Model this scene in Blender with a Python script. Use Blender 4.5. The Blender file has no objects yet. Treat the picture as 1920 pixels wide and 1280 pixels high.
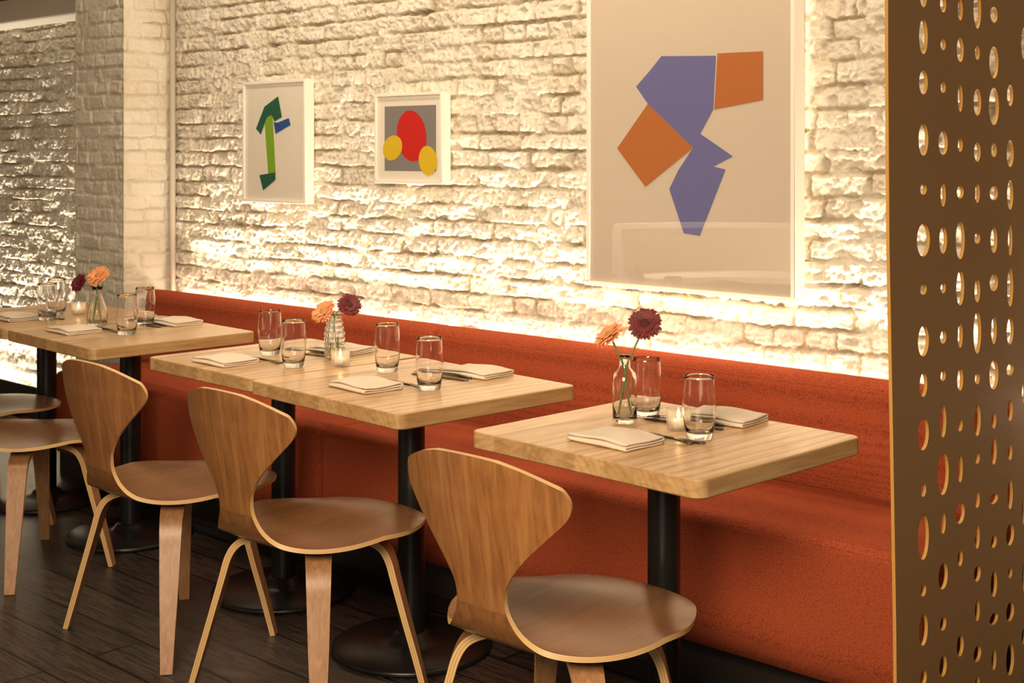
import bpy, math, random
import numpy as np
from mathutils import Vector, Matrix, Quaternion
random.seed(7); RNG=np.random.RandomState(11)
sc=bpy.context.scene
col=sc.collection

# ---------------------------------------------------------------- helpers
def link(o):
    col.objects.link(o); return o
def mesh(name,verts,faces,mats=(),fm=None,smooth=True,uv=None):
    me=bpy.data.meshes.new(name)
    me.from_pydata([tuple(map(float,v)) for v in verts],[],[tuple(map(int,f)) for f in faces])
    for m in mats: me.materials.append(m)
    if fm is not None: me.polygons.foreach_set('material_index',np.array(fm,dtype=np.int32))
    me.polygons.foreach_set('use_smooth',np.full(len(me.polygons),bool(smooth)))
    if uv is not None:
        l=me.uv_layers.new(name='UVMap')
        idx=np.zeros(len(me.loops),dtype=np.int32); me.loops.foreach_get('vertex_index',idx)
        l.data.foreach_set('uv',np.array(uv,dtype=np.float32)[idx].ravel())
    me.update(); return me
def obj(name,me,loc=(0,0,0),rot=(0,0,0),parent=None,label=None,category=None,group=None,kind=None):
    o=bpy.data.objects.new(name,me); o.location=loc; o.rotation_euler=rot
    if parent: o.parent=parent
    if label: o['label']=label
    if category: o['category']=category
    if group: o['group']=group
    if kind: o['kind']=kind
    return link(o)
def bevel(o,w=.004,seg=2,ang=40):
    m=o.modifiers.new('bev','BEVEL'); m.width=w; m.segments=seg; m.limit_method='ANGLE'; m.angle_limit=math.radians(ang)
    return o
def box_data(x0,x1,y0,y1,z0,z1):
    v=[(x0,y0,z0),(x1,y0,z0),(x1,y1,z0),(x0,y1,z0),(x0,y0,z1),(x1,y0,z1),(x1,y1,z1),(x0,y1,z1)]
    f=[(0,3,2,1),(4,5,6,7),(0,1,5,4),(1,2,6,5),(2,3,7,6),(3,0,4,7)]
    return v,f
def box(name,x0,x1,y0,y1,z0,z1,mat,**k):
    v,f=box_data(x0,x1,y0,y1,z0,z1)
    return obj(name,mesh(name,v,f,[mat],smooth=False),**k)
def join(*parts):
    V=[];F=[];M=[]
    for p in parts:
        v,f=p[0],p[1]; mi=p[2] if len(p)>2 else 0
        b=len(V); V+=list(v); F+=[tuple(i+b for i in ff) for ff in f]; M+=[mi]*len(f)
    return V,F,M
def lathe(profile,seg=40,closed=True,rfun=None):
    V=[];F=[];n=len(profile)
    for j in range(seg):
        a=2*math.pi*j/seg
        for (r,z) in profile:
            rr=r*(rfun(a,z) if rfun else 1)
            V.append((rr*math.cos(a),rr*math.sin(a),z))
    for j in range(seg):
        k=(j+1)%seg
        for i in range(n-1):
            F.append((j*n+i,k*n+i,k*n+i+1,j*n+i+1))
    return V,F
def weld(me,d=1e-5):
    import bmesh
    bm=bmesh.new(); bm.from_mesh(me); bmesh.ops.remove_doubles(bm,verts=bm.verts,dist=d)
    bmesh.ops.recalc_face_normals(bm,faces=bm.faces); bm.to_mesh(me); bm.free(); return me
def tube(pts,r,seg=8):
    pts=[Vector(p) for p in pts]; V=[];F=[]
    n=len(pts); rs=r if hasattr(r,'__len__') else [r]*n
    for i,p in enumerate(pts):
        t=(pts[min(i+1,n-1)]-pts[max(i-1,0)]).normalized()
        a=t.orthogonal().normalized() if i==0 else (a-t*a.dot(t)).normalized()
        b=t.cross(a)
        for j in range(seg):
            th=2*math.pi*j/seg
            V.append(p+a*(rs[i]*math.cos(th))+b*(rs[i]*math.sin(th)))
    for i in range(n-1):
        for j in range(seg):
            k=(j+1)%seg
            F.append((i*seg+j,i*seg+k,(i+1)*seg+k,(i+1)*seg+j))
    F.append(tuple(reversed(range(seg)))); F.append(tuple((n-1)*seg+j for j in range(seg)))
    return V,F
def catmull(P,m):
    P=np.array(P,float); n=len(P); out=[]
    for s in np.linspace(0,n-1,m):
        i=min(int(s),n-2); t=s-i
        p0=P[max(i-1,0)];p1=P[i];p2=P[i+1];p3=P[min(i+2,n-1)]
        out.append(.5*((2*p1)+(-p0+p2)*t+(2*p0-5*p1+4*p2-p3)*t*t+(-p0+3*p1-3*p2+p3)*t**3))
    return np.array(out)
def empty(name,loc,rz=0,label=None,category=None,group=None):
    o=bpy.data.objects.new(name,None); o.location=loc; o.rotation_euler=(0,0,rz); o.empty_display_size=.1
    if label:o['label']=label
    if category:o['category']=category
    if group:o['group']=group
    return link(o)
def dup(root,loc,rz=0,label=None):
    def cp(o,par):
        c=o.copy(); col.objects.link(c)
        if par: c.parent=par
        for ch in [q for q in bpy.data.objects if q.parent==o]: cp(ch,c)
        return c
    c=cp(root,None); c.location=loc; c.rotation_euler=(0,0,rz)
    if label: c['label']=label
    return c

# ---------------------------------------------------------------- materials
def mat(name,color=(.5,.5,.5),rough=.5,metal=0,**k):
    m=bpy.data.materials.new(name); m.use_nodes=True
    b=m.node_tree.nodes['Principled BSDF']
    b.inputs['Base Color'].default_value=(*color,1); b.inputs['Roughness'].default_value=rough; b.inputs['Metallic'].default_value=metal
    for kk,v in k.items(): b.inputs[kk].default_value=v
    return m
def N(m,t,**k):
    n=m.node_tree.nodes.new(t)
    for a,v in k.items(): setattr(n,a,v)
    return n
def L(m,a,b): m.node_tree.links.new(a,b)
def coords(m,scale=(1,1,1),kind='Object',rot=(0,0,0)):
    tc=N(m,'ShaderNodeTexCoord'); mp=N(m,'ShaderNodeMapping'); mp.inputs['Scale'].default_value=scale; mp.inputs['Rotation'].default_value=rot
    L(m,tc.outputs[kind],mp.inputs['Vector']); return mp.outputs['Vector']
def noise(m,vec,scale,detail=4,rough=.5,dist=0):
    n=N(m,'ShaderNodeTexNoise'); n.inputs['Scale'].default_value=scale; n.inputs['Detail'].default_value=detail
    n.inputs['Roughness'].default_value=rough; n.inputs['Distortion'].default_value=dist; L(m,vec,n.inputs['Vector']); return n.outputs['Fac']
def ramp(m,fac,stops):
    r=N(m,'ShaderNodeValToRGB'); e=r.color_ramp.elements
    while len(e)<len(stops): e.new(.5)
    for q,(p,c) in zip(e,stops): q.position=p; q.color=(*c,1)
    L(m,fac,r.inputs['Fac']); return r.outputs['Color']
def bump(m,h,strength=.3,dist=.01):
    b=N(m,'ShaderNodeBump'); b.inputs['Strength'].default_value=strength; b.inputs['Distance'].default_value=dist
    L(m,h,b.inputs['Height']); L(m,b.outputs['Normal'],m.node_tree.nodes['Principled BSDF'].inputs['Normal'])
def base(m,c): L(m,c,m.node_tree.nodes['Principled BSDF'].inputs['Base Color'])
def mixc(m,a,b,fac,mode='MULTIPLY'):
    x=N(m,'ShaderNodeMix',data_type='RGBA',blend_type=mode)
    if isinstance(fac,float): x.inputs[0].default_value=fac
    else: L(m,fac,x.inputs[0])
    L(m,a,x.inputs[6]); L(m,b,x.inputs[7]); return x.outputs[2]

M_brick=mat('painted_brick',(.8,.74,.62),.30)
v=coords(M_brick)
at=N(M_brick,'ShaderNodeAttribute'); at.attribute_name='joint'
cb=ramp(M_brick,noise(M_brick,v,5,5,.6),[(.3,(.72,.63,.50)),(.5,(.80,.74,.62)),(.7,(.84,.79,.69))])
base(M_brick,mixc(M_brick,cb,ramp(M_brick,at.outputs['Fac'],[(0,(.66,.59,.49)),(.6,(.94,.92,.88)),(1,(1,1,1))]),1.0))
bump(M_brick,noise(M_brick,v,65,7,.68),1.0,.007)

def wood_mat(name,c0,c1,c2,scale,rough,grain=14,bs=.05,boards=None,coat=0,rings=None,ringf=.5):
    m=mat(name,c1,rough); v=coords(m,scale)
    n=noise(m,v,grain,6,.6,.6)
    c=ramp(m,n,[(.3,c0),(.5,c1),(.72,c2)])
    if boards:
        tc=N(m,'ShaderNodeTexCoord'); s=N(m,'ShaderNodeSeparateXYZ'); L(m,tc.outputs['Object'],s.inputs[0])
        d=N(m,'ShaderNodeMath',operation='DIVIDE'); L(m,s.outputs['X'],d.inputs[0]); d.inputs[1].default_value=boards
        fl=N(m,'ShaderNodeMath',operation='FLOOR'); L(m,d.outputs[0],fl.inputs[0])
        wn=N(m,'ShaderNodeTexWhiteNoise',noise_dimensions='1D'); L(m,fl.outputs[0],wn.inputs['W'])
        bc=ramp(m,wn.outputs['Value'],[(0,(.78,.72,.63)),(.5,(1,.97,.93)),(1,(.89,.87,.80))])
        c=mixc(m,c,bc,1.0)
        if rings:
            ad=N(m,'ShaderNodeVectorMath',operation='ADD'); L(m,coords(m,rings),ad.inputs[0]); L(m,wn.outputs['Color'],ad.inputs[1])
            wv=N(m,'ShaderNodeTexWave',wave_type='RINGS',rings_direction='Y'); wv.inputs['Scale'].default_value=9; wv.inputs['Distortion'].default_value=6; wv.inputs['Detail'].default_value=3; wv.inputs['Detail Scale'].default_value=.8
            L(m,ad.outputs[0],wv.inputs['Vector'])
            c=mixc(m,c,ramp(m,wv.outputs['Fac'],[(0,(.72,.63,.51)),(.35,(.95,.93,.9)),(1,(1.04,1.03,1.02))]),ringf)
    base(m,c)
    if bs: bump(m,n,bs,.002)
    if coat: m.node_tree.nodes['Principled BSDF'].inputs['Coat Weight'].default_value=coat; m.node_tree.nodes['Principled BSDF'].inputs['Coat Roughness'].default_value=.25
    return m
M_top=wood_mat('oak_table',(.53,.335,.165),(.66,.45,.245),(.76,.55,.325),(6,.8,6),.28,9,.02,.085,.3,(1.3,.22,1.3),1.0)
M_topedge=wood_mat('oak_edge',(.40,.245,.11),(.52,.335,.16),(.62,.42,.22),(3,.8,9),.42,8,.04,.085,0,(2,.4,2),.35)
M_ch=wood_mat('walnut_veneer',(.17,.066,.020),(.265,.112,.036),(.34,.155,.054),(11,6,.7),.32,5,0,None,.2)
M_seat=wood_mat('walnut_seat',(.145,.058,.019),(.205,.088,.030),(.255,.115,.041),(11,.7,6),.31,5,0,None,.15)  # same veneer as the back, darkened for the seat top's dimmer reflections
M_leg=wood_mat('walnut_leg',(.25,.12,.05),(.33,.165,.074),(.40,.215,.105),(14,14,1.5),.38,6,.02)
M_lam=mat('laminated_edge',(.62,.40,.19),.45)
uvv=coords(M_lam,(1,1,1),'UV'); sx=N(M_lam,'ShaderNodeSeparateXYZ'); L(M_lam,uvv,sx.inputs[0])
mm=N(M_lam,'ShaderNodeMath',operation='MULTIPLY'); mm.inputs[1].default_value=3.0; L(M_lam,sx.outputs['Y'],mm.inputs[0])
fr=N(M_lam,'ShaderNodeMath',operation='FRACT'); L(M_lam,mm.outputs[0],fr.inputs[0])
base(M_lam,ramp(M_lam,fr.outputs[0],[(.0,(.30,.16,.06)),(.25,(.62,.39,.17)),(.8,(.68,.45,.21)),(1,(.32,.18,.07))]))

M_floor=mat('dark_plank_floor',(.03,.02,.015),.36)
v=coords(M_floor); br=N(M_floor,'ShaderNodeTexBrick'); L(M_floor,v,br.inputs['Vector'])
br.inputs['Color1'].default_value=(.042,.032,.027,1); br.inputs['Color2'].default_value=(.020,.016,.014,1); br.inputs['Mortar'].default_value=(.001,.001,.0008,1)
br.inputs['Scale'].default_value=1; br.inputs['Mortar Size'].default_value=.005; br.inputs['Brick Width'].default_value=1.7; br.inputs['Row Height'].default_value=.15
v2=coords(M_floor,(2,34,1)); n=noise(M_floor,v2,4,6,.6,1.0)
base(M_floor,mixc(M_floor,br.outputs['Color'],ramp(M_floor,n,[(.42,(.4,.4,.4)),(.58,(1.8,1.75,1.7))]),1.0)); bump(M_floor,n,.3,.003)

M_fab=mat('rust_fabric',(.42,.07,.022),.95)
v=coords(M_fab,(1,1,1)); vo=N(M_fab,'ShaderNodeTexVoronoi'); vo.inputs['Scale'].default_value=210; vo.inputs['Randomness'].default_value=.45; L(M_fab,v,vo.inputs['Vector'])
base(M_fab,ramp(M_fab,vo.outputs['Distance'],[(0,(.46,.096,.037)),(.4,(.39,.078,.031)),(.85,(.19,.034,.015))])); bump(M_fab,vo.outputs['Distance'],-.7,.003)
M_fab.node_tree.nodes['Principled BSDF'].inputs['Specular IOR Level'].default_value=.12
M_black=mat('black_metal',(.012,.011,.010),.33,.3)
bump(M_black,noise(M_black,coords(M_black),300,2),.08,.001)
M_kick=mat('dark_toe_kick',(.015,.011,.009),.6)
M_white=mat('white_frame',(.88,.84,.76),.4)
M_pipe=mat('painted_pipe',(.50,.45,.37),.5)
M_paper=mat('art_paper',(.88,.83,.72),.7)
M_paper3=mat('art_paper_warm',(.63,.54,.435),.7)
M_glassm=mat('clear_glass',(1,1,1),.0); b=M_glassm.node_tree.nodes['Principled BSDF']; b.inputs['Transmission Weight'].default_value=1; b.inputs['IOR'].default_value=1.45
def thin(name,rough,white=0.,f0=.05):
    # thin glass sheet: same reflectance from both sides (Schlick)
    M=bpy.data.materials.new(name); M.use_nodes=True; nt=M.node_tree; nt.nodes.clear()
    o_=nt.nodes.new('ShaderNodeOutputMaterial'); mx=nt.nodes.new('ShaderNodeMixShader'); tr=nt.nodes.new('ShaderNodeBsdfTransparent'); gl=nt.nodes.new('ShaderNodeBsdfGlossy'); gl.inputs['Roughness'].default_value=rough
    lw=nt.nodes.new('ShaderNodeLayerWeight'); lw.inputs['Blend'].default_value=.5
    pw=nt.nodes.new('ShaderNodeMath'); pw.operation='POWER'; pw.inputs[1].default_value=5
    ma=nt.nodes.new('ShaderNodeMath'); ma.operation='MULTIPLY_ADD'; ma.inputs[1].default_value=1-f0; ma.inputs[2].default_value=f0
    nt.links.new(lw.outputs['Facing'],pw.inputs[0]); nt.links.new(pw.outputs[0],ma.inputs[0])
    nt.links.new(ma.outputs[0],mx.inputs[0]); nt.links.new(tr.outputs[0],mx.inputs[1]); nt.links.new(gl.outputs[0],mx.inputs[2])
    if white:
        d=nt.nodes.new('ShaderNodeBsdfTranslucent'); d.inputs[0].default_value=(1,.95,.86,1); m2=nt.nodes.new('ShaderNodeMixShader'); m2.inputs[0].default_value=white
        nt.links.new(mx.outputs[0],m2.inputs[1]); nt.links.new(d.outputs[0],m2.inputs[2]); nt.links.new(m2.outputs[0],o_.inputs[0])
    else: nt.links.new(mx.outputs[0],o_.inputs[0])
    return M
M_pane=thin('glazing',.01,0,.07); M_votive=thin('votive_glass',.06,.26,.08)
def flat(n,c): return mat(n,c,.6)
M_gold=mat('ochre_screen',(.225,.115,.036),.7)
bump(M_gold,noise(M_gold,coords(M_gold),180,3),.15,.002)
M_litrim=mat('ochre_screen_lit_edge',(.58,.31,.07),.5)  # cut edges brighter than the panel: strip light put into their colour
def emis(name,c,s):
    m=bpy.data.materials.new(name); m.use_nodes=True; b=m.node_tree.nodes['Principled BSDF']
    b.inputs['Base Color'].default_value=(*c,1); b.inputs['Emission Color'].default_value=(*c,1); b.inputs['Emission Strength'].default_value=s; return m
WARM=(1,.84,.62)
M_led=emis('led_bench',WARM,34)
M_led2=emis('led_frame',WARM,2.5)
M_led4=emis('led_frame_large',WARM,9)
M_led3=emis('led_floor',(1,.86,.66),60)
M_flame=emis('flame',(1,.66,.28),18)
M_wax=mat('wax',(.85,.78,.64),.5); M_wax.node_tree.nodes['Principled BSDF'].inputs['Subsurface Weight'].default_value=.3
M_nap=mat('linen',(.70,.60,.48),.85); bump(M_nap,noise(M_nap,coords(M_nap),400,3),.2,.001)
M_steel=mat('dark_steel',(.10,.095,.09),.25,1)
M_stem=mat('stem_green',(.16,.24,.05),.5)
def petal_mat(n,a,b_):
    m=mat(n,a,.6); base(m,ramp(m,noise(m,coords(m),60,2),[(.3,a),(.7,b_)])); return m
M_por=petal_mat('petal_orange',(.74,.24,.085),(.82,.35,.15)); M_pred=petal_mat('petal_crimson',(.09,.006,.010),(.18,.012,.016))
M_cor=mat('flower_center',(.45,.22,.06),.8); M_crd=mat('flower_center_dark',(.06,.01,.01),.8)

# ---------------------------------------------------------------- brick walls
def vnoise(x,y,scale,seed):
    r=np.random.RandomState(seed); G=r.rand(256,256)
    X=x*scale+1000; Y=y*scale+1000
    xi=np.floor(X).astype(int); yi=np.floor(Y).astype(int); fx=X-xi; fy=Y-yi
    fx=fx*fx*(3-2*fx); fy=fy*fy*(3-2*fy)
    g=lambda a,b: G[a%256,b%256]
    return (g(xi,yi)*(1-fx)+g(xi+1,yi)*fx)*(1-fy)+(g(xi,yi+1)*(1-fx)+g(xi+1,yi+1)*fx)*fy-.5
def bricks(u,z,amp=1.,seed=3,rough=1.,minfill=.25,Lb=.2,jd=.018):
    h=.0670
    u=u+.010*vnoise(u,z,9,seed)+.007*vnoise(u,z,35,seed+1)+.005*vnoise(u,z,90,seed+21)
    zz=z+.014*vnoise(u,z,2.2,seed+2)+.006*vnoise(u,z,12,seed+3)+.006*vnoise(u,z,42,seed+22)+.004*vnoise(u,z,110,seed+23)
    zz=zz+.004*np.sin(zz*21+1)
    row=np.floor(zz/h).astype(int); fz=zz/h-row
    r=np.random.RandomState(seed+9); off=r.rand(600); hd=r.rand(600)
    uu=u/np.where(hd[row%600]>.75,.55,1.)/Lb+off[row%600]*.4+.5*(row%2)
    ci=np.floor(uu).astype(int); fu=uu-ci
    LL=Lb*np.where(hd[row%600]>.75,.55,1.)
    T=r.rand(6,512,512); a=ci%512; b=row%512
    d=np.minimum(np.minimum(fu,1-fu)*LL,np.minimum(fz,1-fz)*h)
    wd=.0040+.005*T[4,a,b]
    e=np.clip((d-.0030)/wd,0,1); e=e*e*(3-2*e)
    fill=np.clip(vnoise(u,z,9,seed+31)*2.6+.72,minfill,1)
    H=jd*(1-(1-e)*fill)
    H+=.016*(T[0,a,b]-.5)*e + e*(.030*(T[1,a,b]-.5)*(fz-.5)+.026*(T[2,a,b]-.5)*(fu-.5))
    rg=lambda s,k: (1-2*np.abs(vnoise(u,z,s,seed+k)))-.6
    H+=rough*(.006*vnoise(u,z,12,seed+4)+.006*rg(24,5)+.008*rg(48,6)+.0075*vnoise(u,z,80,seed+8)+.006*vnoise(u,z,140,seed+18))+.008*vnoise(u,z,3,seed+7)
    c=np.clip(vnoise(u,z,32,seed+12)-.18,0,1)*6; H-=rough*.016*np.clip(c,0,1)*(T[5,a,b]>.35)
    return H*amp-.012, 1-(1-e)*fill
def grid_faces(nu,nz):
    i,j=np.meshgrid(np.arange(nu-1),np.arange(nz-1),indexing='ij')
    a=(i*nz+j).ravel()
    return np.stack([a,a+nz,a+nz+1,a+1],1)
def npmesh(name,V,F,mat_,att):
    me=bpy.data.meshes.new(name); me.vertices.add(len(V)); me.vertices.foreach_set('co',V.astype(np.float32).ravel())
    me.loops.add(F.size); me.loops.foreach_set('vertex_index',F.astype(np.int32).ravel())
    me.polygons.add(len(F)); me.polygons.foreach_set('loop_start',np.arange(0,F.size,4,dtype=np.int32))
    me.materials.append(mat_); me.update(calc_edges=True); me.polygons.foreach_set('use_smooth',np.ones(len(F),bool)); me.validate()
    a=me.attributes.new('joint','FLOAT','POINT'); a.data.foreach_set('value',att.astype(np.float32).ravel())
    me.update(); return me
WY=3.60
xs=np.concatenate([np.arange(-9,-7.6,.02),np.arange(-7.6,-5.6,.006),np.arange(-5.6,-1.0,.0042),np.arange(-1.0,.8,.015)])
zs=np.concatenate([np.arange(0,.2,.02),np.arange(.2,.70,.009),np.arange(.70,2.2,.0040),np.arange(2.2,2.62,.02)])
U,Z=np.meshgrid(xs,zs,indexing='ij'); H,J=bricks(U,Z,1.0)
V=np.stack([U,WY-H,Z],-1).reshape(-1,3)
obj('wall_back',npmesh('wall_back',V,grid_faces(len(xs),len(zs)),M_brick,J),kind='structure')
p0,p1,p2,p3=np.array([-5.975,3.62]),np.array([-5.975,3.32]),np.array([-5.53,3.32]),np.array([-5.53,3.62])
pts=[];nr=[]
for a,b,n_ in ((p0,p1,(-1,0)),(p1,p2,(0,-1)),(p2,p3,(1,0))):
    m=int(np.linalg.norm(b-a)/.006)
    for k in range(m): pts.append(a+(b-a)*k/m); nr.append(np.array(n_,float))
pts.append(p3); nr.append(np.array([1.,0]))
pts=np.array(pts); nr=np.array(nr); k=np.ones(5)/5
nr=np.stack([np.convolve(np.pad(nr[:,i],2,'edge'),k,'valid') for i in (0,1)],1)
ln=np.concatenate([[0],np.cumsum(np.linalg.norm(np.diff(pts,axis=0),axis=1))])
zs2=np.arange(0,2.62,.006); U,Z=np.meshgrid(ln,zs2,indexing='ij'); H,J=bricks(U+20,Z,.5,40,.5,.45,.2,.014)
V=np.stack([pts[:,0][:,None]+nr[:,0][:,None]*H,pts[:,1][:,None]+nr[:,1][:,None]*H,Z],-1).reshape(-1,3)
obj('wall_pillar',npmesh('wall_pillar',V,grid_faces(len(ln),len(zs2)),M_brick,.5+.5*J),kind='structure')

box('floor',-9,1.5,-3,3.7,-.05,0,M_floor,kind='structure')
M_ceil=mat('ceiling_paint',(.42,.35,.27),.8)
box('ceiling',-9,1.5,-3,3.7,2.6,2.65,M_ceil,kind='structure')
box('wall_left',-9.1,-9,-3,3.7,0,2.6,M_ceil,kind='structure')
M_corn=mat('cornice_paint',(.50,.46,.38),.5)
M_beam=wood_mat('beam_wood',(.10,.06,.035),(.16,.10,.055),(.22,.145,.08),(1,8,8),.6,6,.1)
bevel(box('trim_1',-9,-5.99,3.42,3.62,2.09,2.22,M_corn,kind='structure'),.012,3)
box('trim_2',-9,-5.99,3.36,3.62,2.222,2.59,M_beam,kind='structure')
V_,F_,_=join(box_data(-9,-5.985,3.47,3.57,0,.128),box_data(-9,-5.985,3.46,3.47,0,.17))
obj('baseboard_back',mesh('baseboard_back',V_,F_,[M_kick],smooth=False),kind='structure')
V_,F_=tube([(-5.497,3.560,.5),(-5.497,3.560,1.5),(-5.497,3.560,2.59)],.014,14)
obj('trim_3',mesh('trim_3',V_,F_,[M_pipe]),kind='structure')

# ---------------------------------------------------------------- LED strips
def led(x0,x1,y,z,m,label,w=.012):
    return box('led_strip',x0,x1,y-w/2,y+w/2,z,z+.006,m,label=label,category='light strip')
led(-5.46,-1.2,3.553,.715,M_led,'warm LED light strip behind the banquette top')
led(-8.9,-6.0,3.53,.1285,M_led3,'warm LED light strip low on brick wall')

# ---------------------------------------------------------------- banquette
def prof_extrude(name,prof,x0,x1,mat_,inset=.020):
    prof=np.array(prof); c=prof.mean(0); V=[];F=[]; n=len(prof)
    S=[(x0,inset),(x0+.003,inset*.5),(x0+.009,inset*.18),(x0+.018,inset*.04),(x0+.03,0)]
    m=int((x1-x0)/.1); S+=[(x0+.03+(x1-x0-.06)*k/m,0) for k in range(1,m)]
    S+=[(x1-.03,0),(x1-.018,inset*.04),(x1-.009,inset*.18),(x1-.003,inset*.5),(x1,inset)]
    for x,i in S:
        d=prof-c; l=np.linalg.norm(d,axis=1,keepdims=True)
        q=prof-d/l*i
        for p in q: V.append((x,p[0],p[1]))
    for a in range(len(S)-1):
        for j in range(n):
            k=(j+1)%n; F.append((a*n+j,a*n+k,(a+1)*n+k,(a+1)*n+j))
    F.append(tuple(reversed(range(n)))); F.append(tuple((len(S)-1)*n+j for j in range(n)))
    return weld(mesh(name,V,F,[mat_]))
ban=empty('banquette',(-3.4,3.2,0),0,'long rust orange upholstered banquette against brick wall','bench')
def arc(cx,cz,r,a0,a1,n=7): return [(cx+r*math.cos(math.radians(a)),cz+r*math.sin(math.radians(a))) for a in np.linspace(a0,a1,n)]
seatp=[(2.880,.13),(2.874,.20),(2.872,.30),(2.872,.40)]+arc(2.898,.445,.026,180,90)+[(2.935,.4715),(3.05,.470),(3.2,.466),(3.42,.455),(3.42,.13)]
backp=[(3.42,.30),(3.350,.452),(3.362,.470),(3.372,.490),(3.385,.54),(3.398,.62)]+arc(3.456,.715,.052,176,75,9)+arc(3.496,.735,.028,60,0,5)+[(3.526,.5),(3.526,.30)]
for (a,b) in ((-5.34,-3.565),(-3.555,-1.40)):
    for nm,pr in (('seat',seatp),('backrest',backp)):
        aa=a-.15 if (nm=='backrest' and a<-5) else a
        o=obj(nm,prof_extrude(nm,pr,aa,b,M_fab,.026),parent=ban); o.matrix_parent_inverse=Matrix.Translation((3.4,-3.2,0))
o=box('base',-5.45,-1.42,2.96,3.52,0,.14,M_kick,parent=ban); o.matrix_parent_inverse=Matrix.Translation((3.4,-3.2,0))

# ---------------------------------------------------------------- tables
TH=.75
def table_top_mesh(w,d,t=.04,r=.028):
    P=[]
    for cx,cy,a0 in ((w/2-r,d/2-r,0),(-w/2+r,d/2-r,90),(-w/2+r,-d/2+r,180),(w/2-r,-d/2+r,270)):
        P+=[(cx+r*math.cos(math.radians(a0+a)),cy+r*math.sin(math.radians(a0+a))) for a in np.linspace(0,90,8)]
    n=len(P); V=[];F=[];M=[]
    e=.003
    def ring(z,i): 
        return [(x-(e*i)*np.sign(x),y-(e*i)*np.sign(y),z) for x,y in P]
    for z,i in ((0,1),(e,0),(t-e,0),(t-e*.3,.3),(t,1)): V+=ring(z,i)
    for k in range(4):
        for j in range(n):
            q=(j+1)%n; F.append((k*n+j,k*n+q,(k+1)*n+q,(k+1)*n+j)); M.append(1)
    F.append(tuple(reversed(range(n)))); M.append(1)
    F.append(tuple(4*n+j for j in range(n))); M.append(0)
    return mesh('table_top',V,F,[M_top,M_topedge],M,smooth=False)
poleme=mesh('pole',*lathe([(0,.02),(.038,.02),(.038,.69),(0,.69)],40),[M_black])
baseme=mesh('base',*lathe([(0,.0),(.222,.0),(.226,.004),(.226,.012),(.218,.017),(.10,.024),(.062,.03),(.052,.045),(.040,.052),(0,.052)],64),[M_black])
def table(x,y,w,d,rz,label):
    t=empty('dining_table',(x,y,0),rz,label,'table','restaurant dining tables')
    obj('table_top',table_top_mesh(w,d),(0,0,TH-.04),parent=t)
    p=obj('pole',poleme,parent=t); p.modifiers.new('e','EDGE_SPLIT')
    obj('base',baseme,parent=t)
    v1,f1=box_data(-.2,.2,-.02,.02,.69,.709); v2,f2=box_data(-.02,.02,-.2,.2,.69,.709)
    Vj,Fj,_=join((v1,f1),(v2,f2)); obj('bracket',mesh('bracket',Vj,Fj,[M_black],smooth=False),parent=t)
    return t
R=math.radians
lab='light oak pedestal table holding '
table(-1.865,2.525,.68,.605,R(-3),lab+'bottle vase and candle')
table(-2.80,2.595,.70,.63,R(-4.5),lab+'glasses and napkins')
table(-3.460,2.650,.600,.63,R(-2.5),lab+'beaded vase and candle')
table(-4.375,2.655,.685,.64,R(-3.5),lab+'faceted vase with flowers')
table(-5.068,2.695,.665,.64,R(-3),'light oak pedestal table beside the brick pillar')

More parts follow.
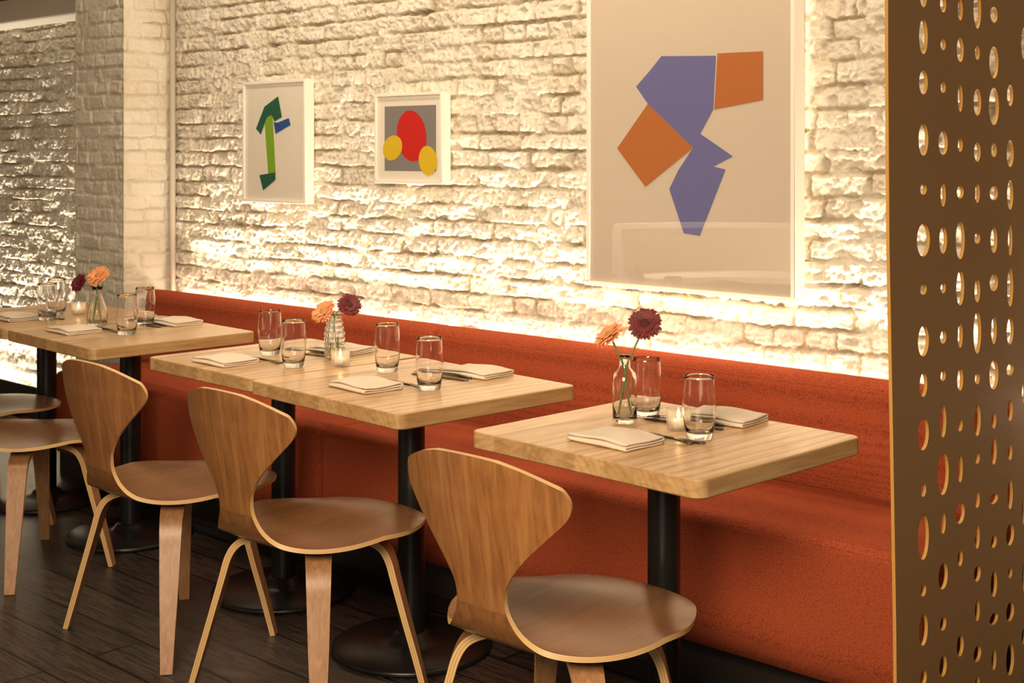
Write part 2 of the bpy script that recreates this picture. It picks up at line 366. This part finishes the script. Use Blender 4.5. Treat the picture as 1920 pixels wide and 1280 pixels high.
# ---------------------------------------------------------------- chairs
seatc=[(.276,.432,.05),(.273,.433,.095),(.262,.436,.138),(.238,.440,.172),(.19,.444,.208),(.12,.446,.237),(.04,.444,.250),(-.04,.439,.251),(-.10,.435,.235),(-.15,.434,.203),(-.19,.438,.162),(-.222,.451,.122),(-.244,.480,.088),(-.257,.52,.066)]
backc=[(-.265,.56,.067),(-.272,.595,.086),(-.279,.63,.115),(-.285,.665,.150),(-.290,.695,.181),(-.294,.717,.203),(-.297,.735,.215),(-.299,.753,.218),(-.302,.772,.211),(-.305,.792,.193),(-.307,.808,.165),(-.308,.819,.127),(-.3085,.825,.08)]
NR=135
allc=catmull(seatc+backc,NR)
nsplit=int(round((NR-1)*(len(seatc)-1)/(len(seatc)+len(backc)-1)))
def shell(rows,name,front,mats):
    nc=31; T=.011
    full=allc; c=np.linspace(-1,1,nc)
    G=np.zeros((len(full),nc,3))
    for i,(y,z,hw) in enumerate(full):
        x=hw*c; wb=np.clip((z-.46)/.10,0,1); wb=wb*wb*(3-2*wb); ws=1-wb
        fy=np.clip((y-.0)/.2,0,1)
        tp=np.clip((z-.78)/.045,0,1)
        G[i,:,0]=x; G[i,:,1]=y+1.15*x*x*wb-ws*fy*.8*x*x
        G[i,:,2]=z+ws*(-.25*fy+.12*(1-fy))*x*x + ws*(-.012*np.exp(-((y+.02)/.12)**2)*(1-c*c)) - tp*.6*x*x
    du=np.gradient(G,axis=0); dv=np.gradient(G,axis=1)
    n_=np.cross(dv,du); n_/=np.linalg.norm(n_,axis=2,keepdims=True)
    if n_[40,15,2]<0: n_=-n_
    A=(G+n_*T/2)[rows]; B=(G-n_*T/2)[rows]; Nn=n_[rows]; nr_=A.shape[0]
    V=list(A.reshape(-1,3))+list(B.reshape(-1,3)); UV=[(0,0)]*len(V)
    NO=list(Nn.reshape(-1,3))+list(-Nn.reshape(-1,3))
    F=[];Mi=[]; o=nr_*nc
    t1=A[1,nc//2]-A[0,nc//2]; t2=A[0,nc//2+1]-A[0,nc//2]
    flip=np.dot(np.cross(t2,t1),Nn[0,nc//2])<0
    for i in range(nr_-1):
        for j in range(nc-1):
            a=i*nc+j; f1=(a,a+1,a+nc+1,a+nc); f2=(o+a,o+a+nc,o+a+nc+1,o+a+1)
            if flip: f1=f1[::-1]; f2=f2[::-1]
            F.append(f1); Mi.append(0); F.append(f2); Mi.append(0)
    loop=[(i,0) for i in range(nr_)] ; loop2=[(i,nc-1) for i in range(nr_)]
    endrow=0 if front else nr_-1
    end=[(endrow,j) for j in range(nc)]
    if front: path=loop[::-1]+end[1:-1]+loop2
    else: path=loop+end[1:-1]+loop2[::-1]
    b=len(V)
    mid=A[:,nc//2]
    for q,(i,j) in enumerate(path):
        pa=A[path[max(q-1,0)]]; pb=A[path[min(q+1,len(path)-1)]]
        out=np.cross(pb-pa,Nn[i,j]); l=np.linalg.norm(out); out=out/l if l>0 else np.array([0,0,1.])
        ref=A[i,j]-mid[int(np.clip(i,3,nr_-4))]
        if np.dot(out,ref)<0: out=-out
        V.append(A[i,j]); UV.append((0,0)); V.append(B[i,j]); UV.append((0,1)); NO.append(out);NO.append(out)
    for q in range(len(path)-1):
        f=(b+2*q,b+2*q+1,b+2*q+3,b+2*q+2)
        fn=np.cross(np.array(V[f[1]])-np.array(V[f[0]]),np.array(V[f[2]])-np.array(V[f[1]]))
        if np.dot(fn,NO[b+2*q])<0: f=f[::-1]
        F.append(f); Mi.append(1)
    me=mesh(name,V,F,mats,Mi,True,UV)
    me.normals_split_custom_set_from_vertices([tuple(map(float,x)) for x in NO])
    return me
seat_me=shell(slice(0,nsplit+1),'seat',True,[M_seat,M_lam])
back_me=shell(slice(nsplit,NR),'backrest',False,[M_ch,M_lam])
def leg_mesh(sx,sy):
    foot=Vector((sx*.266,-.215,0)) if sy<0 else Vector((sx*.232,.170,0))
    dr=foot.normalized(); w=Vector((-dr.y,dr.x,0))
    Lf=foot.length
    if sy<0: C=[(.02,.414,.070,.012),(.11,.412,.068,.015),(.165,.406,.066,.017),(.207,.389,.063,.018),(.231,.355,.060,.018),(.248,.30,.056,.017),(.278,.20,.049,.016),(.308,.10,.040,.016),(Lf-.004,.0,.032,.015)]
    else:    C=[(.02,.414,.066,.012),(.08,.412,.064,.015),(.128,.406,.062,.017),(.168,.389,.059,.018),(.190,.355,.056,.018),(.205,.30,.052,.017),(.232,.20,.045,.016),(.260,.10,.037,.016),(Lf-.002,.0,.030,.015)]
    C=catmull(C,40); n=len(C)
    V=[];F=[];Mi=[];UV=[]
    rings=[]
    for i in range(n):
        a=C[max(i-1,0)];b=C[min(i+1,n-1)]
        t=(dr*(b[0]-a[0])+Vector((0,0,b[1]-a[1]))).normalized()
        nn=t.cross(w).normalized(); p=dr*C[i][0]+Vector((0,0,C[i][1]))
        if nn.dot(dr)+nn.z*1.0<0: nn=-nn
        hw=C[i][2]/2; ht=C[i][3]/2
        z0=lambda q: Vector((q.x,q.y,max(q.z,0)))
        rings.append([z0(p+w*hw+nn*ht),z0(p-w*hw+nn*ht),z0(p-w*hw-nn*ht),z0(p+w*hw-nn*ht)])
    for s in range(4):
        b=len(V); e=s%2==1
        for r_ in rings:
            V.append(r_[s]);V.append(r_[(s+1)%4]); UV+= [(0,0),(0,1)]
        for i in range(n-1):
            F.append((b+2*i,b+2*i+1,b+2*i+3,b+2*i+2)); Mi.append(1 if e else 0)
    for r_ in (rings[0],rings[-1]):
        b=len(V); V+=r_; UV+=[(0,.5)]*4; F.append((b,b+1,b+2,b+3)); Mi.append(0)
    return mesh('leg',V,F,[M_leg,M_lam],Mi,True,UV)
bl='bentwood walnut plywood chair facing '
ch=empty('dining_chair',(-1.82,2.13,0),0,bl+'the bottle vase table','chair','bentwood dining chairs')
obj('seat',seat_me,parent=ch); obj('backrest',back_me,parent=ch)
for s in (-1,1):
    for q in (-1,1): obj('leg',leg_mesh(s,q),parent=ch)
dup(ch,(-2.744,2.215,0),0,bl+'table with glasses and napkins')
dup(ch,(-3.40,2.225,0),0,bl+'the beaded vase table')
dup(ch,(-4.33,2.25,0),0,bl+'the faceted vase table')
dup(ch,(-4.95,2.37,0),0,bl+'table beside brick pillar')

# ---------------------------------------------------------------- pictures
def picture(x0,x1,z0,z1,yf,depth,bar,paper,shapes,label,ledm=None,mats=()):
    cx=(x0+x1)/2; cz=(z0+z1)/2; w=(x1-x0)/2; h=(z1-z0)/2
    p=empty('framed_picture',(cx,yf+depth,cz),0,label,'picture')
    parts=[]
    for a in ((-w,w,-depth,0,h-bar,h),(-w,w,-depth,0,-h,-h+bar),(-w,-w+bar,-depth,0,-h+bar,h-bar),(w-bar,w,-depth,0,-h+bar,h-bar)): parts.append(box_data(*a))
    V,F,_=join(*parts); bevel(obj('frame',weld(mesh('frame',V,F,[M_white],smooth=False)),parent=p),.0015,1)
    V=[];F=[];Mi=[]; yb=-depth+.010
    ww,hh=w-bar*.6,h-bar*.6
    V+=[(-ww,yb,-hh),(ww,yb,-hh),(ww,yb,hh),(-ww,yb,hh)]; F.append((0,1,2,3)); Mi.append(0)
    lay=0
    for mi,poly in shapes:
        lay+=1; b=len(V); V+=[(x-cx,yb-.0006*lay,z-cz) for x,z in poly]
        idx=list(range(b,b+len(poly)))
        ar=sum(poly[i][0]*poly[(i+1)%len(poly)][1]-poly[(i+1)%len(poly)][0]*poly[i][1] for i in range(len(poly)))
        if ar<0: idx=idx[::-1]
        F.append(tuple(idx)); Mi.append(mi)
    obj('print',mesh('print',V,F,[paper]+list(mats),Mi,False),parent=p)
    obj('glazing',mesh('glazing',[(-ww,-depth+.004,-hh),(ww,-depth+.004,-hh),(ww,-depth+.004,hh),(-ww,-depth+.004,hh)],[(0,1,2,3)],[M_pane],smooth=False),parent=p,label='clear picture glass')
    v,f=box_data(-ww,ww,-.012,-.004,-hh,hh); obj('backing',mesh('backing',v,f,[M_white],smooth=False),parent=p)
    if ledm:
        i=.03; a=w-i; b_=h-i; s=.004
        V,F,_=join(box_data(-a,a,.001,.006,b_-s,b_+s),box_data(-a,a,.001,.006,-b_-s,-b_+s),box_data(-a-s,-a+s,.001,.006,-b_,b_),box_data(a-s,a+s,.001,.006,-b_,b_))
        obj('led_strip',mesh('led_strip',V,F,[ledm],smooth=False),parent=p,label='warm LED strip behind the frame')
    return p
def fr_(x0,x1,z0,z1,P): return [(x0+(x1-x0)*a,z0+(z1-z0)*b) for a,b in P]
def oval(x,z,rx,rz,rot=0,n=40):
    r=R(rot); return [(x+rx*math.cos(t)*math.cos(r)-rz*math.sin(t)*math.sin(r),z+rx*math.cos(t)*math.sin(r)+rz*math.sin(t)*math.cos(r)) for t in np.linspace(0,2*math.pi,n,endpoint=False)]
B1=(-4.875,-4.44,1.187,1.71)
picture(*B1,3.51,.05,.012,M_paper,[
 (1,fr_(*B1,[(.33,.735),(.47,.72),(.52,.23),(.40,.22)])),
 (2,fr_(*B1,[(.20,.61),(.34,.79),(.56,.87),(.62,.70),(.50,.665),(.46,.72),(.38,.705),(.28,.56)])),
 (3,fr_(*B1,[(.49,.66),(.55,.655),(.73,.69),(.76,.635),(.52,.565)])),
 (2,fr_(*B1,[(.26,.225),(.52,.25),(.52,.19),(.32,.10)]))],
 'white framed abstract print of green and blue shapes',M_led2,[flat('a_lime',(.24,.45,.02)),flat('a_green',(.014,.12,.07)),flat('a_blue',(.02,.09,.36))])
B2=(-4.001,-3.624,1.282,1.631)
picture(*B2,3.51,.05,.010,M_paper,[
 (1,fr_(*B2,[(.13,.14),(.90,.14),(.90,.86),(.13,.86)])),
 (2,oval(-3.797,1.466,.082,.100,18)),(3,oval(-3.905,1.42,.058,.047,25)),(3,oval(-3.705,1.372,.05,.056,15))],
 'white framed abstract print of red and yellow ovals on grey',M_led2,[flat('a_grey',(.25,.235,.23)),flat('a_red',(.62,.015,.01)),flat('a_yellow',(.76,.54,.02))])
B3=(-2.917,-2.112,.954,2.06)
blue=[[(-2.610,1.714),(-2.398,1.705),(-2.408,1.537),(-2.485,1.417),(-2.664,1.56),(-2.713,1.619),(-2.655,1.67)],
 [(-2.457,1.461),(-2.335,1.39),(-2.408,1.358),(-2.362,1.349),(-2.459,1.138),(-2.521,1.144),(-2.578,1.284),(-2.543,1.344),(-2.485,1.417)]]
org=[[(-2.392,1.712),(-2.226,1.710),(-2.226,1.562),(-2.404,1.537)],[(-2.664,1.56),(-2.485,1.417),(-2.674,1.290),(-2.791,1.416)]]
picture(*B3,3.51,.06,.014,M_paper3,[(1,blue[0]),(1,blue[1]),(2,org[0]),(2,org[1])],
 'large white framed abstract print of blue and orange polygons',M_led4,[flat('a_periwinkle',(.14,.14,.35)),flat('a_orange',(.46,.14,.022))])

# ---------------------------------------------------------------- perforated screen (plane x = -1.35)
SX=-1.35
ctrl=[(1700,2.702,1.15),(1735,2.790,1.175),(1775,2.896,1.206),(1800,2.965,1.226),(1835,3.066,1.256),(1870,3.171,1.286),(1905,3.282,1.319)]
holes=[]
def addh(y,z,a,b):
    for (Y,Z_,A,B_) in holes:
        if abs(Y-y)<A+a+.008 and abs(Z_-z)<B_+b+.008:
            if ((Y-y)/(A+a+.010))**2+((Z_-z)/(B_+b+.010))**2<1.0: return
    if y-a<2.655 or y+a>3.55 or z-b<.04: return
    holes.append((y,z,a,b))
raw=[(1737,70,16,65),(1775,85,10,20),(1735,155,16,45),(1775,165,9,16),(1735,262,18,60),(1770,268,18,45),(1733,355,12,20),(1770,365,10,44),(1728,450,24,62),(1768,450,15,50),(1727,543,12,20),(1765,540,10,20),(1725,640,20,58),(1765,632,12,25),(1727,722,14,45),(1763,705,8,18),(1765,790,12,60),(1725,815,20,60),(1760,890,22,80),(1725,920,10,25),(1722,1010,20,85),(1755,1085,18,50),(1722,1110,10,22),(1720,1185,16,60),(1755,1175,12,26),(1780,1140,14,45),
(1737,-10,14,50),(1775,10,12,30),(1807,20,10,40),(1807,95,14,45),(1837,20,16,70),(1875,30,16,30),(1837,100,10,26),(1870,118,20,60),(1908,80,14,60),(1805,185,10,50),(1833,192,16,50),(1868,200,22,70),(1905,180,14,40),(1803,272,10,25),(1833,285,14,36),(1870,282,12,25),(1902,288,16,50),(1803,360,14,24),(1831,362,10,36),(1865,362,18,26),(1900,365,14,55),(1798,450,18,72),(1828,447,12,20),(1862,450,15,48),(1897,450,9,56),(1795,540,16,66),(1828,545,12,44),(1860,530,18,32),(1895,538,14,72),(1793,630,9,46),(1822,625,16,80),(1857,620,12,52),(1893,620,16,50),(1850,705,20,56),(1893,692,16,22),(1795,712,12,42),(1820,712,9,22),(1822,790,14,60),(1790,800,10,22),(1855,790,10,30),(1888,770,12,40),(1795,880,10,50),(1827,860,9,20),(1850,850,12,50),(1885,850,9,30),(1790,965,18,40),(1822,940,9,30),(1848,940,18,20),(1883,930,12,56),(1755,985,10,40),(1822,1010,10,44),(1850,1020,12,24),(1885,1005,18,40),(1790,1050,9,30),(1820,1080,14,30),(1850,1100,14,50),(1880,1080,9,20),(1820,1150,9,40),(1852,1165,18,22),(1885,1150,18,36),(1790,1215,14,40),(1822,1230,16,30),(1755,1255,14,40),(1855,1240,9,40),(1885,1240,18,60),(1722,1275,12,30),(1790,1300,10,30),(1915,960,10,60),(1915,740,10,40),(1915,1090,10,50),(1915,1200,12,30)]
cu=np.array(ctrl)
cols=[2.775,2.872,2.960,3.052,3.145,3.240,3.325]
for (u,v_,w_,h_) in raw:
    y=float(np.interp(u,cu[:,0],cu[:,1])) if 1700<=u<=1905 else (3.282+(u-1905)*.0032 if u>1905 else 2.7)
    s=float(np.interp(u,cu[:,0],cu[:,2]))/1000
    y=min(cols,key=lambda c:abs(c-y))
    addh(y,1.4-(v_-287)*s,max(w_,10)*.00130,max(h_,20)*s*.50)
for y in (3.415,3.50):
    z=.1
    while z<2.5:
        b_=random.uniform(.014,.045); z+=b_+.03; addh(y,z,random.choice((.013,.016,.02)),b_); z+=b_+.02
for y in cols:
    z=1.80
    while z<2.5:
        b_=random.uniform(.014,.042); z+=b_+.022; addh(y,z,random.choice((.013,.017,.022)),b_); z+=b_+.022
    for z in np.arange(.07,.30,.08): addh(y,float(z),random.choice((.013,.018)),random.uniform(.014,.026))
cv=bpy.data.curves.new('screen_curve','CURVE'); cv.dimensions='2D'; cv.fill_mode='BOTH'; cv.extrude=.0038
def spl(P):
    s=cv.splines.new('POLY'); s.points.add(len(P)-1)
    for q,(a,b_) in zip(s.points,P): q.co=(a,b_,0,1)
    s.use_cyclic_u=True
spl([(2.655,0.0),(2.648,.4),(2.634,.8),(2.618,1.2),(2.612,1.6),(2.612,2.59),(3.57,2.59),(3.57,0.0)])
for (y,z,a,b_) in holes: spl(oval(y,z,a,b_,0,24))
tmp=bpy.data.objects.new('tmp',cv); link(tmp); dg=bpy.context.evaluated_depsgraph_get()
me=bpy.data.meshes.new_from_object(tmp.evaluated_get(dg)); bpy.data.objects.remove(tmp)
me.name='perforated_screen'; me.materials.clear(); me.materials.append(M_gold); me.materials.append(M_litrim)
for p in me.polygons: p.material_index=0 if abs(p.normal.z)>.5 else 1; p.use_smooth=False
me.transform(Matrix(((0,0,1,0),(1,0,0,-3.09),(0,1,0,0),(0,0,0,1))))
obj('perforated_screen',me,(SX,3.09,0),label='ochre bronze divider screen perforated with oval holes',category='room divider')

# ---------------------------------------------------------------- curved booth across the room (seen reflected in the picture glass)
M_booth=mat('pale_booth',(.80,.74,.66),.7)
V_=[];F_=[];prof=[(1.55,0),(1.55,.80),(1.52,.84),(1.46,.84),(1.43,.80),(1.40,.46),(1.0,.44),(.97,.40),(.97,0)]
n=len(prof);S=40
for j in range(S+1):
    a=R(-165+150*j/S)
    for r_,z in prof: V_.append((r_*math.cos(a),r_*math.sin(a),z))
for j in range(S):
    for i in range(n-1): F_.append((j*n+i,(j+1)*n+i,(j+1)*n+i+1,j*n+i+1))
F_.append(tuple(range(n)));F_.append(tuple(reversed([S*n+i for i in range(n)])))
obj('curved_booth',weld(mesh('curved_booth',V_,F_,[M_booth],smooth=False)),(-5.2,-.95,0),label='pale curved booth seat across the room',category='bench')

# ---------------------------------------------------------------- tableware
zt=TH+.0006
tum_me=weld(mesh('drinking_glass',*lathe([(0,0),(.028,0),(.0305,.003),(.0345,.025),(.0378,.055),(.0385,.08),(.037,.108),(.0345,.135),(.0339,.1425),(.0335,.143),(.0331,.1425),(.0336,.134),(.0361,.107),(.0376,.08),(.0368,.055),(.0333,.028),(.027,.015),(0,.013)],40),[M_glassm]))
GL=[(-1.772,2.534),(-2.019,2.661),(-2.992,2.675),(-2.684,2.555),(-3.522,2.643),(-3.268,2.541),(-4.291,2.590),(-4.467,2.772),(-4.888,2.603),(-5.022,2.714)]
for i,(x,y) in enumerate(GL): obj('drinking_glass',tum_me,(x,y,zt),(0,0,i),label='clear empty glass tumbler on oak table',category='glass',group='water tumblers on the tables')

def napkin_mesh(w,d,seed):
    rr=random.Random(seed); t=.0058
    def foldline():
        P=[]; h=d/2
        def add(y,z): P.append((y,z))
        for y in np.linspace(h*.97,-h+.006,14): add(y,t*.5)
        for a in np.linspace(-90,-270,9)[1:-1]: add(-h+.006+.0055*math.cos(R(a)),t*1.05+t*.55*math.sin(R(a)))
        for y in np.linspace(-h+.006,h-.006,14): add(y,t*1.6)
        for a in np.linspace(-90,90,9)[1:-1]: add(h-.006+.0055*math.cos(R(a)),t*2.15+t*.55*math.sin(R(a)))
        for y in np.linspace(h-.006,-h*.94,14): add(y,t*2.7)
        return P
    P=foldline(); n=len(P)
    nx=22; V=[];F=[]
    half=t*.44
    for k in range(nx):
        x=-w/2+w*k/(nx-1)
        ed=(abs(x)/(w/2))**4
        up=[];dn=[]
        for i,(y,z) in enumerate(P):
            a=P[max(i-1,0)];b=P[min(i+1,n-1)]; ty,tz=b[0]-a[0],b[1]-a[1]; l=math.hypot(ty,tz); ny,nz=-tz/l,ty/l
            lift=(z/(3*t))*(.0040*math.sin(x*36+seed)+.003*math.sin(y*50+x*22+seed))+(z/(3*t))*.002-ed*.003*(z/(3*t))
            sh=.004*math.sin(y*38+seed)*(z/(3*t)); zc=z+max(lift,-.0015)
            hh_=half*(1-.35*ed)
            up.append((x+sh,y+ny*hh_,max(zc+nz*hh_,0))); dn.append((x+sh,y-ny*hh_,max(zc-nz*hh_,0)))
        V+=up+dn[::-1]
    m=2*n
    for k in range(nx-1):
        for j in range(m):
            q=(j+1)%m; F.append((k*m+j,k*m+q,(k+1)*m+q,(k+1)*m+j))
    for j in range(n-1):
        F.append((j,j+1,m-2-j,m-1-j)); b=(nx-1)*m; F.append((b+j+1,b+j,b+m-1-j,b+m-2-j))
    me=mesh('folded_napkin',V,F,[M_nap]); 
    import bmesh
    bm=bmesh.new(); bm.from_mesh(me); bmesh.ops.recalc_face_normals(bm,faces=bm.faces); bm.to_mesh(me); bm.free()
    return me
nms=[napkin_mesh(.175,.132,s) for s in (1,2,3)]
NP=[(-1.888,2.375,-3),(-1.85,2.75,4),(-2.83,2.450,-6),(-2.763,2.822,3),(-3.488,2.449,-2),(-3.40,2.84,4),(-4.495,2.495,-3),(-4.429,2.88,2),(-5.011,2.534,-3)]
for i,(x,y,a) in enumerate(NP): obj('folded_napkin',nms[i%3],(x,y,zt),(0,0,R(a)),label='folded cream linen napkin on oak table',category='napkin',group='folded napkins on the tables')

def strip(P,zf,t=.0022):
    V=[];F=[]
    for (x,h) in P:
        z=zf(x); V+=[(x,-h,z),(x,h,z),(x,h,z+t),(x,-h,z+t)]
    n=len(P)
    for i in range(n-1):
        for j in range(4):
            k=(j+1)%4; F.append((4*i+j,4*i+k,4*i+4+k,4*i+4+j))
    F.append((3,2,1,0)); F.append((4*n-4,4*n-3,4*n-2,4*n-1)); return V,F
zf=lambda x: .0005+.009*max(0,math.sin((x+.1)/.2*math.pi))+(.004 if x<-.09 else 0)
parts=[strip([(.095,.006),(.09,.0085),(.04,.006),(-.02,.0035),(-.035,.005),(-.045,.0125),(-.058,.0135)],zf)]
for k in range(4):
    oy=-.0114+.0076*k; v,f=strip([(-.057,.0024),(-.1,.0014)],zf); parts.append(([(a,b_+oy,c) for a,b_,c in v],f))
V_,F_,_=join(*parts); fork_me=weld(mesh('fork',V_,F_,[M_steel],smooth=False))
V_,F_=strip([(.105,.005),(.1,.008),(.03,.006),(.01,.006),(.005,.009),(-.08,.010),(-.1,.006),(-.108,.001)],lambda x:.0005); knife_me=mesh('knife',V_,F_,[M_steel],smooth=False)
for i,(x,y,a) in enumerate(NP):
    s=1 if i%2==0 else -1
    if i==8: s=1
    yy=y+ (.088 if s>0 else -.086)
    xx=x+(.045 if s>0 else -.05)
    obj('fork',fork_me,(xx,yy,zt),(0,0,R(a+8)),label='dark steel fork beside napkin',category='fork',group='forks on the tables')
    obj('knife',knife_me,(xx+.01,yy+s*.028,zt),(0,0,R(a+3)),label='dark steel knife beside napkin',category='knife',group='knives on the tables')

# candles
def candle(x,y):
    c=empty('votive_candle',(x,y,zt),0,'lit votive candle in small ribbed glass holder','candle','votive candles on the tables')
    rf=lambda a,z: 1+.025*math.cos(a*14)
    obj('holder',weld(mesh('holder',*lathe([(0,0),(.026,0),(.0275,.003),(.0285,.050),(.0262,.050),(.0250,.009),(0,.008)],84,rfun=rf),[M_votive])),parent=c)
    obj('wax',weld(mesh('wax',*lathe([(0,.0095),(.019,.0095),(.019,.026),(.003,.0255),(0,.0255)],32),[M_wax])),parent=c)
    obj('flame',weld(mesh('flame',*lathe([(0,.028),(.003,.031),(.0042,.036),(.0028,.044),(0,.053)],12),[M_flame])),parent=c)
for p in ((-1.862,2.578),(-3.178,2.650),(-4.96,2.775)): candle(*p)

# vases and flowers
def vase(x,y,prof,label,seg=48,rf=None):
    V,F=lathe(prof,seg,rfun=rf); me=weld(mesh('flower_vase',V,F,[M_glassm]))
    return obj('flower_vase',me,(x,y,zt),label=label,category='vase')
vase(-2.009,2.562,[(0,0),(.026,0),(.0295,.004),(.030,.05),(.0295,.10),(.026,.118),(.014,.132),(.0125,.150),(.0165,.158),(.0165,.163),(.0115,.164),(.0100,.150),(.0115,.131),(.0235,.115),(.0270,.10),(.0272,.05),(.026,.010),(0,.009)],'clear glass bottle vase holding two gerberas')
prof=[(0,0)]
for k in range(8):
    for q in range(6):
        z=.004+k*.0165+q*.00275; e=.029 if k<5 else (.026-.003*(k-5))
        prof.append((e+.0035*math.sin(q/6*math.pi),z))
prof+=[(.024,.138),(.026,.142),(.0215,.142),(.0165,.128),(.0165,.11),(.022,.08),(.024,.05),(.024,.012),(0,.010)]
vase(-3.309,2.735,prof,'clear beaded glass vase holding two gerberas',60,lambda a,z: 1+.05*math.cos(a*13))
vase(-4.598,2.65,[(0,0),(.032,0),(.037,.006),(.038,.035),(.034,.062),(.022,.095),(.015,.115),(.014,.128),(.021,.146),(.0195,.147),(.0120,.128),(.0130,.114),(.0195,.094),(.0310,.062),(.0345,.035),(.0335,.012),(0,.010)],'clear faceted glass vase holding two gerberas',60,lambda a,z: 1+.04*math.cos(a*10))
def gerbera(vx,vy,bx,by,hx,hy,hz,rad,dirn,pm,cm,label):
    g=empty('gerbera_flower',(vx,vy,zt),0,label,'flower')
    P=[(bx,by,.014),(bx*.5+hx*.05,by*.5+hy*.05,.07),(hx*.12,hy*.12,.14),(hx*.55,hy*.55,.14+(hz-.14)*.5),(hx,hy,hz)]
    C=catmull(P,24); dz=Vector(dirn).normalized()
    C=[Vector(c) for c in C]
    C[-1]=Vector((hx,hy,hz))-dz*.004
    obj('stem',mesh('stem',*tube(C,.0026,8),[M_stem]),parent=g)
    V=[];F=[]
    for lay,(n,r,el,z0) in enumerate(((26,1.0,.18,.0),(24,.88,.38,.002),(18,.6,.65,.004))):
        for i in range(n):
            a=2*math.pi*(i+.5*lay)/n+random.uniform(-.05,.05); rr=rad*r*random.uniform(.93,1.04); ee=el+random.uniform(-.14,.14)
            b=len(V); ca,sa=math.cos(a),math.sin(a); hw=rad*.125
            for (f,wf,dzz) in ((.15,.35,0),(.45,.9,.02),(.75,1.0,.03),(.93,.7,0),(1.0,.25,-.03)):
                for s in (-1,1):
                    X=rr*f; Y=s*hw*wf; Zz=z0+rr*f*math.sin(ee)*.7+dzz*rad
                    V.append((X*ca-Y*sa,X*sa+Y*ca,Zz))
            for k in range(4): F.append((b+2*k,b+2*k+2,b+2*k+3,b+2*k+1))
    q=Vector((0,0,1)).rotation_difference(dz)
    obj('petals',mesh('petals',V,F,[pm]),(hx,hy,hz),q.to_euler(),parent=g)
    V,F=lathe([(0,.0),(rad*.3,.0),(rad*.34,rad*.1),(rad*.24,rad*.24),(0,rad*.26)],20)
    obj('center',weld(mesh('center',V,F,[cm])),(hx,hy,hz),q.to_euler(),parent=g)
LO='orange gerbera daisy standing in a glass vase'; LR='dark crimson gerbera daisy standing in a glass vase'
gerbera(-2.009,2.562,-.013,-.011,.036,.034,.236,.042,(.40,-.70,.45),M_pred,M_crd,LR)
gerbera(-2.009,2.562,.013,.010,-.026,-.024,.208,.042,(-.25,-.60,.80),M_por,M_cor,LO)
gerbera(-3.309,2.735,-.01,-.01,.034,.032,.166,.040,(.75,-.35,.5),M_pred,M_crd,LR)
gerbera(-3.309,2.735,.01,.01,-.024,-.022,.145,.045,(.05,-.75,.65),M_por,M_cor,LO)
gerbera(-4.598,2.65,-.012,-.01,.004,.003,.182,.047,(.25,-.65,.7),M_por,M_cor,LO)
gerbera(-4.598,2.65,.012,.01,-.050,-.046,.158,.038,(.1,-.8,.35),M_pred,M_crd,LR)

# ---------------------------------------------------------------- lights
def area(loc,target,sx,sy,e,c=(1,.80,.56),spread=180):
    l=bpy.data.lights.new('lamp','AREA'); l.shape='RECTANGLE'; l.size=sx; l.size_y=sy; l.energy=e; l.color=c; l.spread=R(spread)
    o=bpy.data.objects.new('lamp',l); o.location=loc
    o.rotation_euler=(Vector(target)-Vector(loc)).to_track_quat('-Z','Y').to_euler(); link(o); return o
area((-3.3,3.500,.772),(-3.3,3.58,1.9),4.1,.012,20,(1,.84,.62),90)
area((-7.4,3.49,.18),(-7.4,3.57,1.3),2.8,.012,24,(1,.87,.68),90)
area((-3.1,3.06,2.55),(-3.1,3.16,0),4.2,.1,28,(1,.81,.58))
area((-.6,-.4,2.1),(-2.3,2.4,.4),1.4,1.0,58,(1,.79,.55),110)
area((-3.1,1.5,2.5),(-3.9,2.6,.8),.9,.5,12,(1,.83,.62),120)  # added unseen fill lamp, brightens the left tables and small prints
area((-7.3,-1.2,2.5),(-5.4,-2.0,0),.8,.8,150,(1,.84,.64),90)  # added unseen lamp, brightens the booth so its reflection shows in the glass
w=bpy.data.worlds.new('w'); sc.world=w; w.use_nodes=True
w.node_tree.nodes['Background'].inputs[0].default_value=(1,.83,.65,1); w.node_tree.nodes['Background'].inputs[1].default_value=.22
sc.view_settings.view_transform='Standard'

cam=bpy.data.cameras.new('camera'); co=bpy.data.objects.new('camera',cam); link(co)
cam.lens=47.25; cam.sensor_width=36; cam.sensor_fit='HORIZONTAL'; cam.shift_y=-.1839
co.location=(0,0,1.4); co.rotation_euler=(math.pi/2,0,R(42.9)); sc.camera=co
